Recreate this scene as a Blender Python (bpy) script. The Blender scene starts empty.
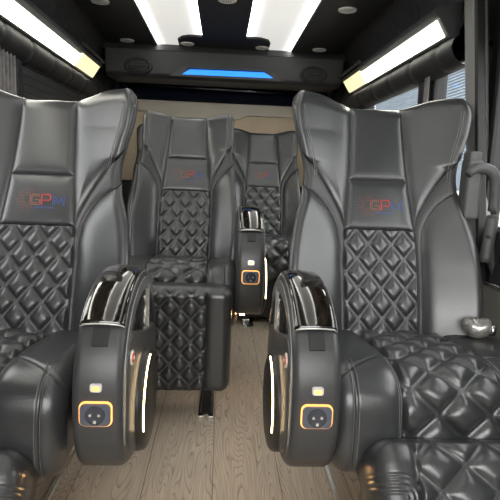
import bpy, bmesh, math, random
import numpy as np
from mathutils import Vector, Matrix
random.seed(4)
S = bpy.context.scene
COL = S.collection
# ------------------------------------------------------------------ materials
def mat(name, col, rough=.5, metal=0, spec=.5, noise=None, bump=0, bscale=200, emit=None, es=0, coat=0, trans=0):
    m = bpy.data.materials.new(name); m.use_nodes = True
    nt = m.node_tree; b = nt.nodes['Principled BSDF']
    b.inputs['Base Color'].default_value = (*col, 1)
    b.inputs['Roughness'].default_value = rough
    b.inputs['Metallic'].default_value = metal
    b.inputs['Specular IOR Level'].default_value = spec
    b.inputs['Coat Weight'].default_value = coat
    b.inputs['Coat Roughness'].default_value = .06 if coat>.5 else .24
    b.inputs['Transmission Weight'].default_value = trans
    if emit:
        b.inputs['Emission Color'].default_value = (*emit, 1); b.inputs['Emission Strength'].default_value = es
    tc = nt.nodes.new('ShaderNodeTexCoord')
    if noise:
        n = nt.nodes.new('ShaderNodeTexNoise'); n.inputs['Scale'].default_value = noise[0]; n.inputs['Detail'].default_value = 4
        r = nt.nodes.new('ShaderNodeValToRGB')
        r.color_ramp.elements[0].position = .3; r.color_ramp.elements[1].position = .7
        r.color_ramp.elements[0].color = (*[c*(1-noise[1]) for c in col], 1)
        r.color_ramp.elements[1].color = (*[c*(1+noise[1]) for c in col], 1)
        nt.links.new(tc.outputs['Object'], n.inputs['Vector']); nt.links.new(n.outputs['Fac'], r.inputs['Fac'])
        nt.links.new(r.outputs['Color'], b.inputs['Base Color'])
    if bump:
        n2 = nt.nodes.new('ShaderNodeTexNoise'); n2.inputs['Scale'].default_value = bscale; n2.inputs['Detail'].default_value = 3
        bp = nt.nodes.new('ShaderNodeBump'); bp.inputs['Strength'].default_value = bump; bp.inputs['Distance'].default_value = .002
        nt.links.new(tc.outputs['Object'], n2.inputs['Vector']); nt.links.new(n2.outputs['Fac'], bp.inputs['Height'])
        nt.links.new(bp.outputs['Normal'], b.inputs['Normal'])
    return m
M = {}
M['leather'] = mat('leather', (.037,.0385,.040), .29, spec=.6, coat=.35, noise=(9,.12), bump=.25, bscale=330)
M['leather_dark'] = mat('leather_dark', (.022,.023,.025), .32, noise=(12,.1), bump=.2, bscale=330)
M['thread'] = mat('thread', (.20,.20,.20), .6, noise=(900,.2))
M['red'] = mat('red_thread', (.42,.06,.06), .6, noise=(700,.2))
M['orange'] = mat('orange_thread', (.42,.15,.09), .6, noise=(700,.2))
M['blue'] = mat('blue_thread', (.06,.12,.36), .6, noise=(700,.2))
M['plastic'] = mat('grey_plastic', (.050,.051,.052), .36, noise=(60,.05), bump=.1, bscale=900)
M['plastic_side'] = mat('side_plastic', (.075,.074,.072), .38, noise=(60,.05))
M['black'] = mat('black_plastic', (.018,.018,.019), .4, noise=(40,.15))
M['disc'] = mat('disc_plastic', (.028,.026,.024), .38, noise=(40,.1))
M['gloss'] = mat('gloss_black', (.014,.011,.008), .10, coat=1, noise=(60,.8), bump=.25, bscale=45)
M['chrome'] = mat('chrome', (.72,.72,.70), .22, metal=1, noise=(80,.05))
M['silver'] = mat('silver_trim', (.62,.62,.60), .35, metal=.6, noise=(80,.05))
M['socket'] = mat('socket_face', (.09,.10,.13), .3, noise=(80,.08))
M['amber'] = mat('amber_light', (.9,.45,.15), .4, emit=(1,.40,.09), es=1.0)
M['warm'] = mat('warm_led', (1,.8,.5), .4, emit=(1,.72,.40), es=12)
M['lampw'] = mat('courtesy_led', (1,.7,.4), .4, emit=(1,.55,.22), es=170)
M['rimgrey'] = mat('rim_grey', (.17,.17,.165), .33, noise=(60,.04))
M['guide'] = mat('guide_plastic', (.075,.075,.075), .5, noise=(60,.05))
M['well'] = mat('socket_well', (.04,.045,.06), .2, noise=(60,.05))
M['cream'] = mat('cream_mark', (.80,.76,.66), .4, noise=(50,.06))
M['badge_red'] = mat('badge_red', (.55,.05,.05), .4, noise=(50,.1))
M['vinyl'] = mat('trim_vinyl', (.026,.026,.027), .55, noise=(14,.15), bump=.4, bscale=260)
M['board'] = mat('headliner', (.020,.020,.021), .7, noise=(20,.12), bump=.3, bscale=500)
M['console'] = mat('console_vinyl', (.045,.046,.048), .5, noise=(14,.1), bump=.3, bscale=260)
M['wallm'] = mat('wall_dark', (.022,.022,.024), .5, noise=(8,.2))
M['pillar'] = mat('pillar_grey', (.24,.24,.23), .5, noise=(12,.08))
M['beige'] = mat('beige_trim', (.66,.60,.50), .6, noise=(6,.05))
M['tan'] = mat('tan_trim', (.68,.55,.38), .55, noise=(6,.08))
M['glassdark'] = mat('dark_glass', (.004,.006,.018), .06, noise=(3,.3))
M['rubber'] = mat('rubber', (.012,.012,.012), .6, noise=(30,.2))
M['white'] = mat('white_plastic', (.85,.83,.79), .4, noise=(30,.04))
M['hole'] = mat('speaker_slot', (.05,.05,.05), .6, noise=(30,.1))
M['blueled'] = mat('blue_led', (.02,.2,.8), .4, emit=(.012,.20,.85), es=1.0)
M['film'] = mat('protective_film', (.30,.29,.27), .16, metal=.4, noise=(40,.4), bump=.5, bscale=60)
M['curtain'] = mat('curtain_cloth', (.20,.19,.19), .8, noise=(30,.3))
M['blind'] = mat('blind_fabric', (.030,.030,.031), .6, noise=(20,.2))
M['asphalt'] = mat('asphalt', (.22,.22,.22), .9, noise=(5,.2))
M['facade'] = mat('facade', (.115,.155,.20), .5, noise=(1.5,.12))
M['coping'] = mat('coping', (.62,.57,.48), .7, noise=(3,.1))
M['binm'] = mat('bin_plastic', (.20,.19,.17), .5, noise=(20,.08))

def lamp_mat(name, col, es_edge, es_mid, half, axis=0, off=0, power=3):
    """LED panel, lit from its long edges: brighter at the edges than in the middle"""
    m = bpy.data.materials.new(name); m.use_nodes = True; nt = m.node_tree
    b = nt.nodes['Principled BSDF']; b.inputs['Base Color'].default_value = (.8,.8,.78,1); b.inputs['Roughness'].default_value = .4
    b.inputs['Emission Color'].default_value = (*col, 1)
    tc = nt.nodes.new('ShaderNodeTexCoord'); sp = nt.nodes.new('ShaderNodeSeparateXYZ')
    nt.links.new(tc.outputs['Object'], sp.inputs[0])
    def mth(op, a, v=None):
        n = nt.nodes.new('ShaderNodeMath'); n.operation = op
        nt.links.new(a, n.inputs[0])
        if v is not None: n.inputs[1].default_value = v
        return n.outputs[0]
    x = mth('SUBTRACT', sp.outputs[axis], off); x = mth('ABSOLUTE', x); x = mth('DIVIDE', x, half); x = mth('POWER', x, power)
    x = mth('MULTIPLY', x, es_edge-es_mid); x = mth('ADD', x, es_mid)
    nt.links.new(x, b.inputs['Emission Strength'])
    return m

def perforated():
    m = mat('perforated_leather', (.04,.041,.042), .42); nt = m.node_tree; b = nt.nodes['Principled BSDF']
    tc = nt.nodes.new('ShaderNodeTexCoord'); mp = nt.nodes.new('ShaderNodeMapping'); mp.inputs['Rotation'].default_value = (0, .78, 0)
    mp.inputs['Scale'].default_value = (150, 0, 150)
    v = nt.nodes.new('ShaderNodeTexVoronoi'); v.inputs['Randomness'].default_value = 0; v.inputs['Scale'].default_value = 1
    r = nt.nodes.new('ShaderNodeValToRGB'); r.color_ramp.elements[0].position = .22; r.color_ramp.elements[1].position = .34
    r.color_ramp.elements[0].color = (.01,.01,.01,1); r.color_ramp.elements[1].color = (.05,.051,.052,1)
    nt.links.new(tc.outputs['Object'], mp.inputs[0]); nt.links.new(mp.outputs[0], v.inputs['Vector'])
    nt.links.new(v.outputs['Distance'], r.inputs[0]); nt.links.new(r.outputs[0], b.inputs['Base Color'])
    return m
M['perf'] = perforated()

def floor_mat():
    m = bpy.data.materials.new('oak_vinyl'); m.use_nodes = True; nt = m.node_tree; L = nt.links.new
    b = nt.nodes['Principled BSDF']; b.inputs['Roughness'].default_value = .42
    tc = nt.nodes.new('ShaderNodeTexCoord')
    # per-plank offset
    sp = nt.nodes.new('ShaderNodeSeparateXYZ'); L(tc.outputs['Object'], sp.inputs[0])
    d = nt.nodes.new('ShaderNodeMath'); d.operation = 'DIVIDE'; L(sp.outputs[0], d.inputs[0]); d.inputs[1].default_value = .19
    f = nt.nodes.new('ShaderNodeMath'); f.operation = 'FLOOR'; L(d.outputs[0], f.inputs[0])
    fr = nt.nodes.new('ShaderNodeMath'); fr.operation = 'FRACT'; L(d.outputs[0], fr.inputs[0])
    mu = nt.nodes.new('ShaderNodeMath'); mu.operation = 'MULTIPLY'; L(f.outputs[0], mu.inputs[0]); mu.inputs[1].default_value = 3.7
    cb = nt.nodes.new('ShaderNodeCombineXYZ'); L(mu.outputs[0], cb.inputs[2]); L(mu.outputs[0], cb.inputs[1])
    ad = nt.nodes.new('ShaderNodeVectorMath'); ad.operation = 'ADD'; L(tc.outputs['Object'], ad.inputs[0]); L(cb.outputs[0], ad.inputs[1])
    mp = nt.nodes.new('ShaderNodeMapping'); mp.inputs['Scale'].default_value = (13, 1.3, 1); L(ad.outputs[0], mp.inputs[0])
    # contour rings of a smooth noise = cathedral grain
    n1 = nt.nodes.new('ShaderNodeTexNoise'); n1.inputs['Scale'].default_value = 1.0; n1.inputs['Detail'].default_value = 1.2; n1.inputs['Distortion'].default_value = .25; L(mp.outputs[0], n1.inputs['Vector'])
    m1 = nt.nodes.new('ShaderNodeMath'); m1.operation = 'MULTIPLY'; L(n1.outputs['Fac'], m1.inputs[0]); m1.inputs[1].default_value = 36
    m2 = nt.nodes.new('ShaderNodeMath'); m2.operation = 'FRACT'; L(m1.outputs[0], m2.inputs[0])
    r1 = nt.nodes.new('ShaderNodeValToRGB'); r1.color_ramp.elements[0].position = 0; r1.color_ramp.elements[0].color = (0,0,0,1)
    e = r1.color_ramp.elements.new(.30); e.color = (.85,.85,.85,1)
    r1.color_ramp.elements[-1].color = (1,1,1,1); L(m2.outputs[0], r1.inputs[0])
    mp2 = nt.nodes.new('ShaderNodeMapping'); mp2.inputs['Scale'].default_value = (220, 7, 1); L(ad.outputs[0], mp2.inputs[0])
    n2 = nt.nodes.new('ShaderNodeTexNoise'); n2.inputs['Scale'].default_value = 1; n2.inputs['Detail'].default_value = 5; L(mp2.outputs[0], n2.inputs['Vector'])
    mx = nt.nodes.new('ShaderNodeMath'); mx.operation = 'MULTIPLY'; L(r1.outputs[0], mx.inputs[0]); mx.inputs[1].default_value = .38
    m3 = nt.nodes.new('ShaderNodeMath'); m3.operation = 'MULTIPLY_ADD'; L(n2.outputs['Fac'], m3.inputs[0]); m3.inputs[1].default_value = .62; L(mx.outputs[0], m3.inputs[2])
    r2 = nt.nodes.new('ShaderNodeValToRGB')
    r2.color_ramp.elements[0].position = .15; r2.color_ramp.elements[0].color = (.155,.122,.088,1)
    r2.color_ramp.elements[1].position = .85; r2.color_ramp.elements[1].color = (.53,.45,.355,1)
    L(m3.outputs[0], r2.inputs[0])
    gp = nt.nodes.new('ShaderNodeMath'); gp.operation = 'GREATER_THAN'; gp.inputs[1].default_value = .010; L(fr.outputs[0], gp.inputs[0])
    mc = nt.nodes.new('ShaderNodeMix'); mc.data_type = 'RGBA'; L(gp.outputs[0], mc.inputs[0]); mc.inputs[6].default_value = (.06,.05,.04,1); L(r2.outputs[0], mc.inputs[7])
    L(mc.outputs[2], b.inputs['Base Color'])
    bp = nt.nodes.new('ShaderNodeBump'); bp.inputs['Strength'].default_value = .25; bp.inputs['Distance'].default_value = .001
    L(m3.outputs[0], bp.inputs['Height']); L(bp.outputs[0], b.inputs['Normal'])
    return m
M['floor'] = floor_mat()

# ------------------------------------------------------------------ helpers
def link(name, me, m, parent=None, smooth=True):
    o = bpy.data.objects.new(name, me); COL.objects.link(o)
    for mm in (m if isinstance(m, (list, tuple)) else [m]):
        if mm: me.materials.append(mm)
    if smooth:
        me.polygons.foreach_set('use_smooth', [True]*len(me.polygons))
    if parent: o.parent = parent
    return o
def pyd(name, v, f, m, parent=None, smooth=True, mats=None):
    me = bpy.data.meshes.new(name); me.from_pydata([tuple(p) for p in v], [], [tuple(q) for q in f]); 
    o = link(name, me, m, parent, smooth)
    if mats: me.polygons.foreach_set('material_index', mats)
    me.update(); return o
class MB:
    def __init__(s): s.v=[]; s.f=[]; s.m=[]
    def add(s, v, f, mi=0):
        n=len(s.v); s.v += [tuple(p) for p in v]; s.f += [tuple(i+n for i in q) for q in f]; s.m += [mi]*len(f); return s
    def box(s, x0,x1,y0,y1,z0,z1, mi=0, b=0):
        if b > 0:
            bm = bmesh.new(); bmesh.ops.create_cube(bm, size=1)
            for v in bm.verts: v.co = Vector(((x0+x1)/2+v.co.x*(x1-x0), (y0+y1)/2+v.co.y*(y1-y0), (z0+z1)/2+v.co.z*(z1-z0)))
            bmesh.ops.bevel(bm, geom=bm.edges[:], offset=b, segments=3, affect='EDGES', profile=.5)
            bm.verts.index_update(); s.add([v.co[:] for v in bm.verts], [[v.index for v in f.verts] for f in bm.faces], mi); bm.free(); return s
        v=[(x,y,z) for x in (x0,x1) for y in (y0,y1) for z in (z0,z1)]
        return s.add(v, [(0,1,3,2),(4,6,7,5),(0,4,5,1),(2,3,7,6),(0,2,6,4),(1,5,7,3)], mi)
    def tube(s, pts, r, n=10, mi=0, closed=False, flat=1.0):
        P=[Vector(p) for p in pts]; N=len(P); rings=[]
        up=Vector((0,0,1))
        for i,p in enumerate(P):
            if closed: t=(P[(i+1)%N]-P[i-1])
            else: t=(P[min(i+1,N-1)]-P[max(i-1,0)])
            t.normalize(); a=t.cross(up)
            if a.length<.05: a=t.cross(Vector((1,0,0)))
            a.normalize(); b2=a.cross(t); rr=r[i] if isinstance(r,(list,tuple)) else r
            rings.append([p+(a*math.cos(q)+b2*math.sin(q)*flat)*rr for q in [2*math.pi*k/n for k in range(n)]])
        v=[q for R in rings for q in R]; f=[]
        for i in range(N if closed else N-1):
            j=(i+1)%N
            for k in range(n): f.append((i*n+k, i*n+(k+1)%n, j*n+(k+1)%n, j*n+k))
        if not closed: f.append(tuple(range(n))[::-1]); f.append(tuple((N-1)*n+k for k in range(n)))
        return s.add(v,f,mi)
    def prism(s, poly, axis, a, b, mi=0):
        """extrude 2-D polygon along axis from a to b"""
        def P(q,h): return {0:(h,q[0],q[1]),1:(q[0],h,q[1]),2:(q[0],q[1],h)}[axis]
        n=len(poly); v=[P(q,a) for q in poly]+[P(q,b) for q in poly]
        f=[tuple(range(n))[::-1], tuple(range(n,2*n))]+[(i,(i+1)%n,(i+1)%n+n,i+n) for i in range(n)]
        return s.add(v,f,mi)
    def disc(s, c, r, axis, th, mi=0, n=32, r2=None):
        a=[(c[(axis+1)%3 if axis!=1 else 0]+r*math.cos(2*math.pi*k/n), c[2 if axis!=2 else 1]+r*math.sin(2*math.pi*k/n)) for k in range(n)] if axis!=2 else [(c[0]+r*math.cos(2*math.pi*k/n), c[1]+r*math.sin(2*math.pi*k/n)) for k in range(n)]
        if axis==0: a=[(c[1]+r*math.cos(2*math.pi*k/n), c[2]+r*math.sin(2*math.pi*k/n)) for k in range(n)]
        return s.prism(a, axis, c[axis]-th/2, c[axis]+th/2, mi)
    def build(s, name, m, parent=None, smooth=False, bevel=0, fixn=True):
        o=pyd(name, s.v, s.f, m, parent, smooth, s.m)
        if fixn:
            bm=bmesh.new(); bm.from_mesh(o.data); bmesh.ops.recalc_face_normals(bm, faces=bm.faces[:]); bm.to_mesh(o.data); bm.free()
        if bevel:
            mo=o.modifiers.new('b','BEVEL'); mo.width=bevel; mo.segments=3; mo.limit_method='ANGLE'; mo.angle_limit=math.radians(40)
        return o
def tag(o, label=None, cat=None, group=None, kind=None):
    if label: o['label']=label
    if cat: o['category']=cat
    if group: o['group']=group
    if kind: o['kind']=kind
    return o
def empty(name, loc): 
    o=bpy.data.objects.new(name,None); COL.objects.link(o); o.location=loc; o.empty_display_size=.05; return o
def struct(o): o['kind']='structure'; return o
def gridmesh(P, flip=False):
    """P: array (n,m,3) -> verts, faces"""
    n,m,_=P.shape; idx=np.arange(n*m).reshape(n,m)
    q=np.stack([idx[:-1,:-1],idx[1:,:-1],idx[1:,1:],idx[:-1,1:]],-1).reshape(-1,4)
    if flip: q=q[:,::-1]
    return P.reshape(-1,3).tolist(), q.tolist()
def grid_obj(name, P, m, parent, flip=False):
    v,f=gridmesh(P,flip); return pyd(name,v,f,m,parent)
def ip(x, xs, ys): return np.interp(x, xs, ys)
def sip(x, xs, ys):
    """smooth monotone-ish interpolation (cubic hermite on linear tangents)"""
    xs=np.array(xs,float); ys=np.array(ys,float); x=np.clip(x,xs[0],xs[-1])
    d=np.gradient(ys,xs); i=np.clip(np.searchsorted(xs,x,side='right')-1,0,len(xs)-2)
    h=xs[i+1]-xs[i]; t=(x-xs[i])/h
    return (2*t**3-3*t**2+1)*ys[i]+(t**3-2*t**2+t)*h*d[i]+(-2*t**3+3*t**2)*ys[i+1]+(t**3-t**2)*h*d[i+1]
def quilt(u, v, dw, dh, H=.010, u0=0, v0=0, gap=.0028):
    """double-stitched diamond quilting; u,v in metres; returns height"""
    a=(u-u0)/dw+(v-v0)/dh; b=(u-u0)/dw-(v-v0)/dh
    k=1/math.sqrt(1/dw**2+1/dh**2)
    da=np.abs(a-np.round(a))*k; db=np.abs(b-np.round(b))*k
    def prof(d):
        e=np.clip((d-gap)/(.5*k-gap),0,1)
        return 1-(1-e)**3.4
    h=H*prof(da)*prof(db)*1.05
    d=np.minimum(da,db)
    h=h+.0009*np.exp(-(d/(gap*.5))**2)-.0006*np.exp(-((d-gap)/(gap*.4))**2)
    return h
def pad_edge(d, h, w): return h*(1-np.exp(-np.maximum(d,0)/w))

# ------------------------------------------------------------------ seat (built around x=0, floor z=0, y measured for the front row; root is moved)
Y0 = 1.30   # seat base reference in y
zs=[.34,.45,.60,.85,1.00,1.12]
YS=[1.425,1.45,1.505,1.60,1.655,1.69]
class Back:
    def __init__(s, wt, ww, wl, cs=1.0, amt=.10, tops=(1.080,1.082,1.094,1.110,1.116,1.112,1.090)):
        s.tops=tops
        s.W=lambda z: sip(z,[.34,.40,.48,.60,.72,.80,.87,.95,1.04,1.14],[wl-.03,wl-.005,wl,wl,wl-.016,wl-.04 if wl-ww>.04 else wl-.02,ww,ww+(wt-ww)*.35,ww+(wt-ww)*.9,wt])
        s.c=lambda z: sip(z,[.34,.70,.85,1.0,1.14],[.109*cs,.109*cs,.094*cs,.085*cs,.082*cs])
        s.amt=lambda z: sip(z,[.34,.60,.85,1.0,1.14],[.05,.065,.055,amt*.9,amt])
    def a(s,z):
        k=sip(z,[.70,.74,.80,.87,.93],[0,.10,.36,.72,1.0]); k=np.clip(k,0,1); return s.c(z)+(s.W(z)-s.c(z))*k
    def b(s,z):
        k=sip(z,[.34,.60,.67,.72,.78,.83],[.105,.09,.11,.20,.52,1.0]); return s.c(z)+(s.W(z)-s.c(z))*np.clip(k,0,1)
    def ztop(s,x):
        w=float(s.W(1.1)); q=np.abs(x)/w
        return sip(q,[0,.30,.45,.62,.80,.93,1.0],s.tops)
    def zmap(s,x,z): return np.where(z>1.0, 1.0+(z-1.0)*(s.ztop(x)-1.0)/.08, z)
    def y(s,x,z):
        c=s.c(z); W=s.W(z); t=np.clip((np.abs(x)-c*.6)/(W-c*.6),0,1.05)
        return sip(z,zs,YS)-s.amt(z)*(t**1.7)
    def edge(s,x,z):
        """rounding at outer outline; z unmapped (top=1.08)"""
        r=.032
        e=np.maximum(np.minimum(s.W(z)-np.abs(x),1.08-z),0)
        e1=np.clip(s.W(z)-np.abs(x),0,r); e2=np.clip(1.08-z,0,r)
        k=np.clip(np.sqrt(((r-e1)/r)**2+((r-e2)/r)**2),0,1)
        return r*(1-np.sqrt(1-np.minimum(k,1)**2))
    def pt(s,x,z,h): 
        return np.stack([x, s.y(x,z)-h+s.edge(x,z), s.zmap(x,z)],-1)
def ease(n, a=0, b=1):
    t=np.linspace(0,1,n); t=np.concatenate([t[:-1], 1-(1-t[-2])*np.array([.6,.3,.12,0])]) ; return a+(b-a)*t/t[-1]

def make_back(B, root, res=1.0, logo=True, leather=None, name='backrest'):
    L=M['leather'] if leather is None else leather
    n=lambda k: max(6,int(k*res))
    # shell: closed slab behind the front panels
    Z=np.linspace(.34,1.079,n(60)); Sx=np.sin(np.linspace(-math.pi/2,math.pi/2,n(44)))
    X=Sx[None,:]*(B.W(Z)[:,None]-.003); ZZ=np.repeat(Z[:,None],X.shape[1],1)
    F=np.stack([X, B.y(X,ZZ)+.034, B.zmap(X,ZZ)-.002],-1)
    th=.085
    e=np.minimum((B.W(ZZ)-np.abs(X)),1.10-ZZ); rd=.05*np.clip(1-e/.05,0,1)**2
    Bk=np.stack([X*.97, sip(ZZ,zs,YS)+th-rd*.9-.02*(np.abs(X)/.28)**2, B.zmap(X,ZZ)-.004],-1)
    a,b_=F.shape[:2]; v1,f1=gridmesh(F); v2,f2=gridmesh(Bk,True); N=a*b_
    f=f1+[[i+N for i in q] for q in f2]
    ring=[(0,j) for j in range(b_)]+[(i,b_-1) for i in range(1,a)]+[(a-1,j) for j in range(b_-2,-1,-1)]+[(i,0) for i in range(a-2,0,-1)]
    R=[i*b_+j for i,j in ring]
    for k in range(len(R)):
        p,q=R[k],R[(k+1)%len(R)]; f.append([p,q,q+N,p+N])
    sh=pyd(name, v1+v2, f, L, root)
    bm=bmesh.new(); bm.from_mesh(sh.data); bmesh.ops.recalc_face_normals(bm, faces=bm.faces[:]); bm.to_mesh(sh.data); bm.free()
    # centre panels
    def centre(nm, z0, z1, hf, nx, nz, m=L):
        Z=np.linspace(z0,z1,nz)
        if z1>1.07: Z=np.concatenate([Z[:-1], z1-np.array([.012,.006,.002,0])]); Z.sort()
        U=np.linspace(-1,1,nx); X=U[None,:]*B.c(Z)[:,None]; ZZ=np.repeat(Z[:,None],nx,1)
        return grid_obj(nm, B.pt(X,ZZ,hf(X,ZZ)), m, sh)
    def box_d(X,Z,z0,z1): return np.minimum(B.c(Z)-np.abs(X), np.minimum(Z-z0, z1-Z))
    centre('head_panel', .848, 1.08, lambda X,Z: pad_edge(np.minimum(B.c(Z)-np.abs(X),Z-.848),.012,.010)-.004, n(50), n(50))
    hl=lambda X,Z: pad_edge(box_d(X,Z,.700,.848),.010,.008)-.004
    centre('logo_panel', .700, .848, hl, n(50), n(40))
    centre('quilted_panel', .34, .700, lambda X,Z: pad_edge(B.c(Z)-np.abs(X),.004,.006)-.004+quilt(X,Z,.0727,.085,.0115,0,.700)*np.clip((B.c(Z)-np.abs(X))/.006,0,1), n(110), n(180))
    # sides
    for sgn,fl in ((1,False),(-1,True)):
        def side(nm, z0, z1, fi, fo, h, w, nx, nz, outer, m=L, zt=False):
            Z=np.linspace(z0,z1,nz)
            if z1>1.07: Z=np.sort(np.concatenate([Z, z1-np.array([.014,.007,.003,.001])]))
            t=ease(nx) if outer else np.linspace(0,1,nx)
            I=fi(Z)[:,None]; O=fo(Z)[:,None]; X=I+(O-I)*t[None,:]; ZZ=np.repeat(Z[:,None],X.shape[1],1)
            dx=(X-I); dO=(O-X)
            # true distance to slanted boundaries
            gi=np.gradient(fi(Z),Z)[:,None]; go=np.gradient(fo(Z),Z)[:,None]
            di=dx/np.sqrt(1+gi**2); do=dO/np.sqrt(1+go**2)
            isW=np.abs(fo(Z)-B.W(Z))<1e-4
            do=do+np.clip(1-(B.W(Z)-fo(Z))/.022,0,1)[:,None]*.08
            H=pad_edge(np.minimum(di,do),h,w)-.004
            P=B.pt(X,ZZ,H); P[...,0]*=sgn
            return grid_obj(nm, P, m, sh, flip=(sgn<0))
        side('wing', .70, 1.08, lambda z: B.c(z), lambda z: np.where(z>=.93,B.W(z),B.a(z)), .016,.014, n(34), n(90), True)
        side('perforated_strip', .34, .93, lambda z: np.where(z<=.70,B.c(z),B.a(z)), lambda z: np.where(z>=.83,B.W(z),B.b(z)), .006,.006, n(20), n(110), True, M['perf'])
        side('side_bolster', .34, .83, lambda z: B.b(z), lambda z: B.W(z), .020,.018, n(34), n(90), True)
        # stitched seam following the outer edge of the wing
        mb=MB(); 
        for off in (.030,.036):
            pts=[]
            for z in np.linspace(.86,1.05,30):
                x=float(B.W(z))-off; p=B.pt(np.array(x),np.array(z),np.array(.0125)); pts.append((sgn*p[0],p[1],p[2]))
            mb.tube(pts,.0009,5)
        mb.build('stitching', M['thread'], sh, True)
    # embroidered logo
    if logo:
        def sp(x,z):
            x=x*1.2+.003; z=.775+(z-.775)*1.2
            p=B.pt(np.array(x),np.array(z),hl(np.array(x),np.array(z))); return (float(p[0]),float(p[1])-.0006,float(p[2]))
        mb=MB()
        zc=.775
        def stroke(pts,r,mi): 
            P=[]
            for (a,b) in zip(pts[:-1],pts[1:]):
                for k in range(3): P.append((a[0]+(b[0]-a[0])*k/3,a[1]+(b[1]-a[1])*k/3))
            P.append(pts[-1]); mb.tube([sp(x,z) for x,z in P],r,6,mi)
        h=.0125
        def ltr(x0,pts,r,mi): stroke([(x0+x,zc+z) for x,z in pts],r,mi)
        # G (outlined, dull red)
        ltr(-.024,[(.022,h),(.004,h),(-.001,h-.004),(-.001,-h+.004),(.004,-h),(.022,-h),(.022,-.001),(.010,-.001)],.0008,1)
        ltr(-.024,[(.022,h-.004),(.006,h-.004),(.003,h-.007),(.003,-h+.007),(.006,-h+.004),(.018,-h+.004)],.0008,1)
        # P bold red
        ltr(.003,[(0,-h),(0,h),(.018,h),(.022,h-.004),(.022,.002),(.018,-.002),(.004,-.002)],.0026,0)
        # M outlined blue
        ltr(.031,[(0,-h),(0,h),(.0135,-.004),(.027,h),(.027,-h)],.0010,2)
        ltr(.031,[(.004,-h),(.004,h-.010),(.0135,-.0095),(.023,h-.010),(.023,-h)],.0007,2)
        # tiny line of writing
        for k in range(9):
            x=-.012+k*.0052; stroke([(x,zc-.0205),(x+.0032,zc-.0205 + (.0022 if k%2 else 0))],.0010,2)
            stroke([(x,zc-.0175),(x+.003,zc-.0175)],.0007,2)
        # swirl of dots
        for rr,cnt,d in ((.012,10,.0013),(.017,13,.0013),(.022,15,.0012),(.0275,15,.0011)):
            for k in range(cnt):
                an=math.radians(70+ (250-0)*(k+.5*(rr>.015))/cnt - 15)
                x=-.030+rr*math.cos(an)*1.05; z=zc+rr*math.sin(an)
                c=Vector(sp(x,z)); n6=6
                q=[(c.x+d*math.cos(2*math.pi*i/n6),c.y-.0004,c.z+d*math.sin(2*math.pi*i/n6)) for i in range(n6)]
                mb.add(q+[(c.x,c.y-.0012,c.z)],[(i,(i+1)%n6,n6) for i in range(n6)],1 if k%3 else 0)
        mb.build('embroidered_logo',[M['red'],M['orange'],M['blue']],sh,False,fixn=False)
    return sh

def path2(pts, n):
    """catmull-rom resample of 2-D points, returns points and normals (left of direction)"""
    P=np.array(pts,float); Q=np.vstack([2*P[0]-P[1],P,2*P[-1]-P[-2]]); out=[]
    for i in range(1,len(Q)-2):
        for t in np.linspace(0,1,24,endpoint=False):
            a,b,c,d=Q[i-1],Q[i],Q[i+1],Q[i+2]
            out.append(.5*((2*b)+(-a+c)*t+(2*a-5*b+4*c-d)*t*t+(-a+3*b-3*c+d)*t**3))
    out.append(P[-1]); out=np.array(out); L=np.concatenate([[0],np.cumsum(np.linalg.norm(np.diff(out,axis=0),axis=1))])
    s=np.linspace(0,L[-1],n); R=np.stack([np.interp(s,L,out[:,0]),np.interp(s,L,out[:,1])],-1)
    T=np.gradient(R,axis=0); T/=np.linalg.norm(T,axis=1)[:,None]; N=np.stack([T[:,1],-T[:,0]],-1)
    return R,N,s

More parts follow.
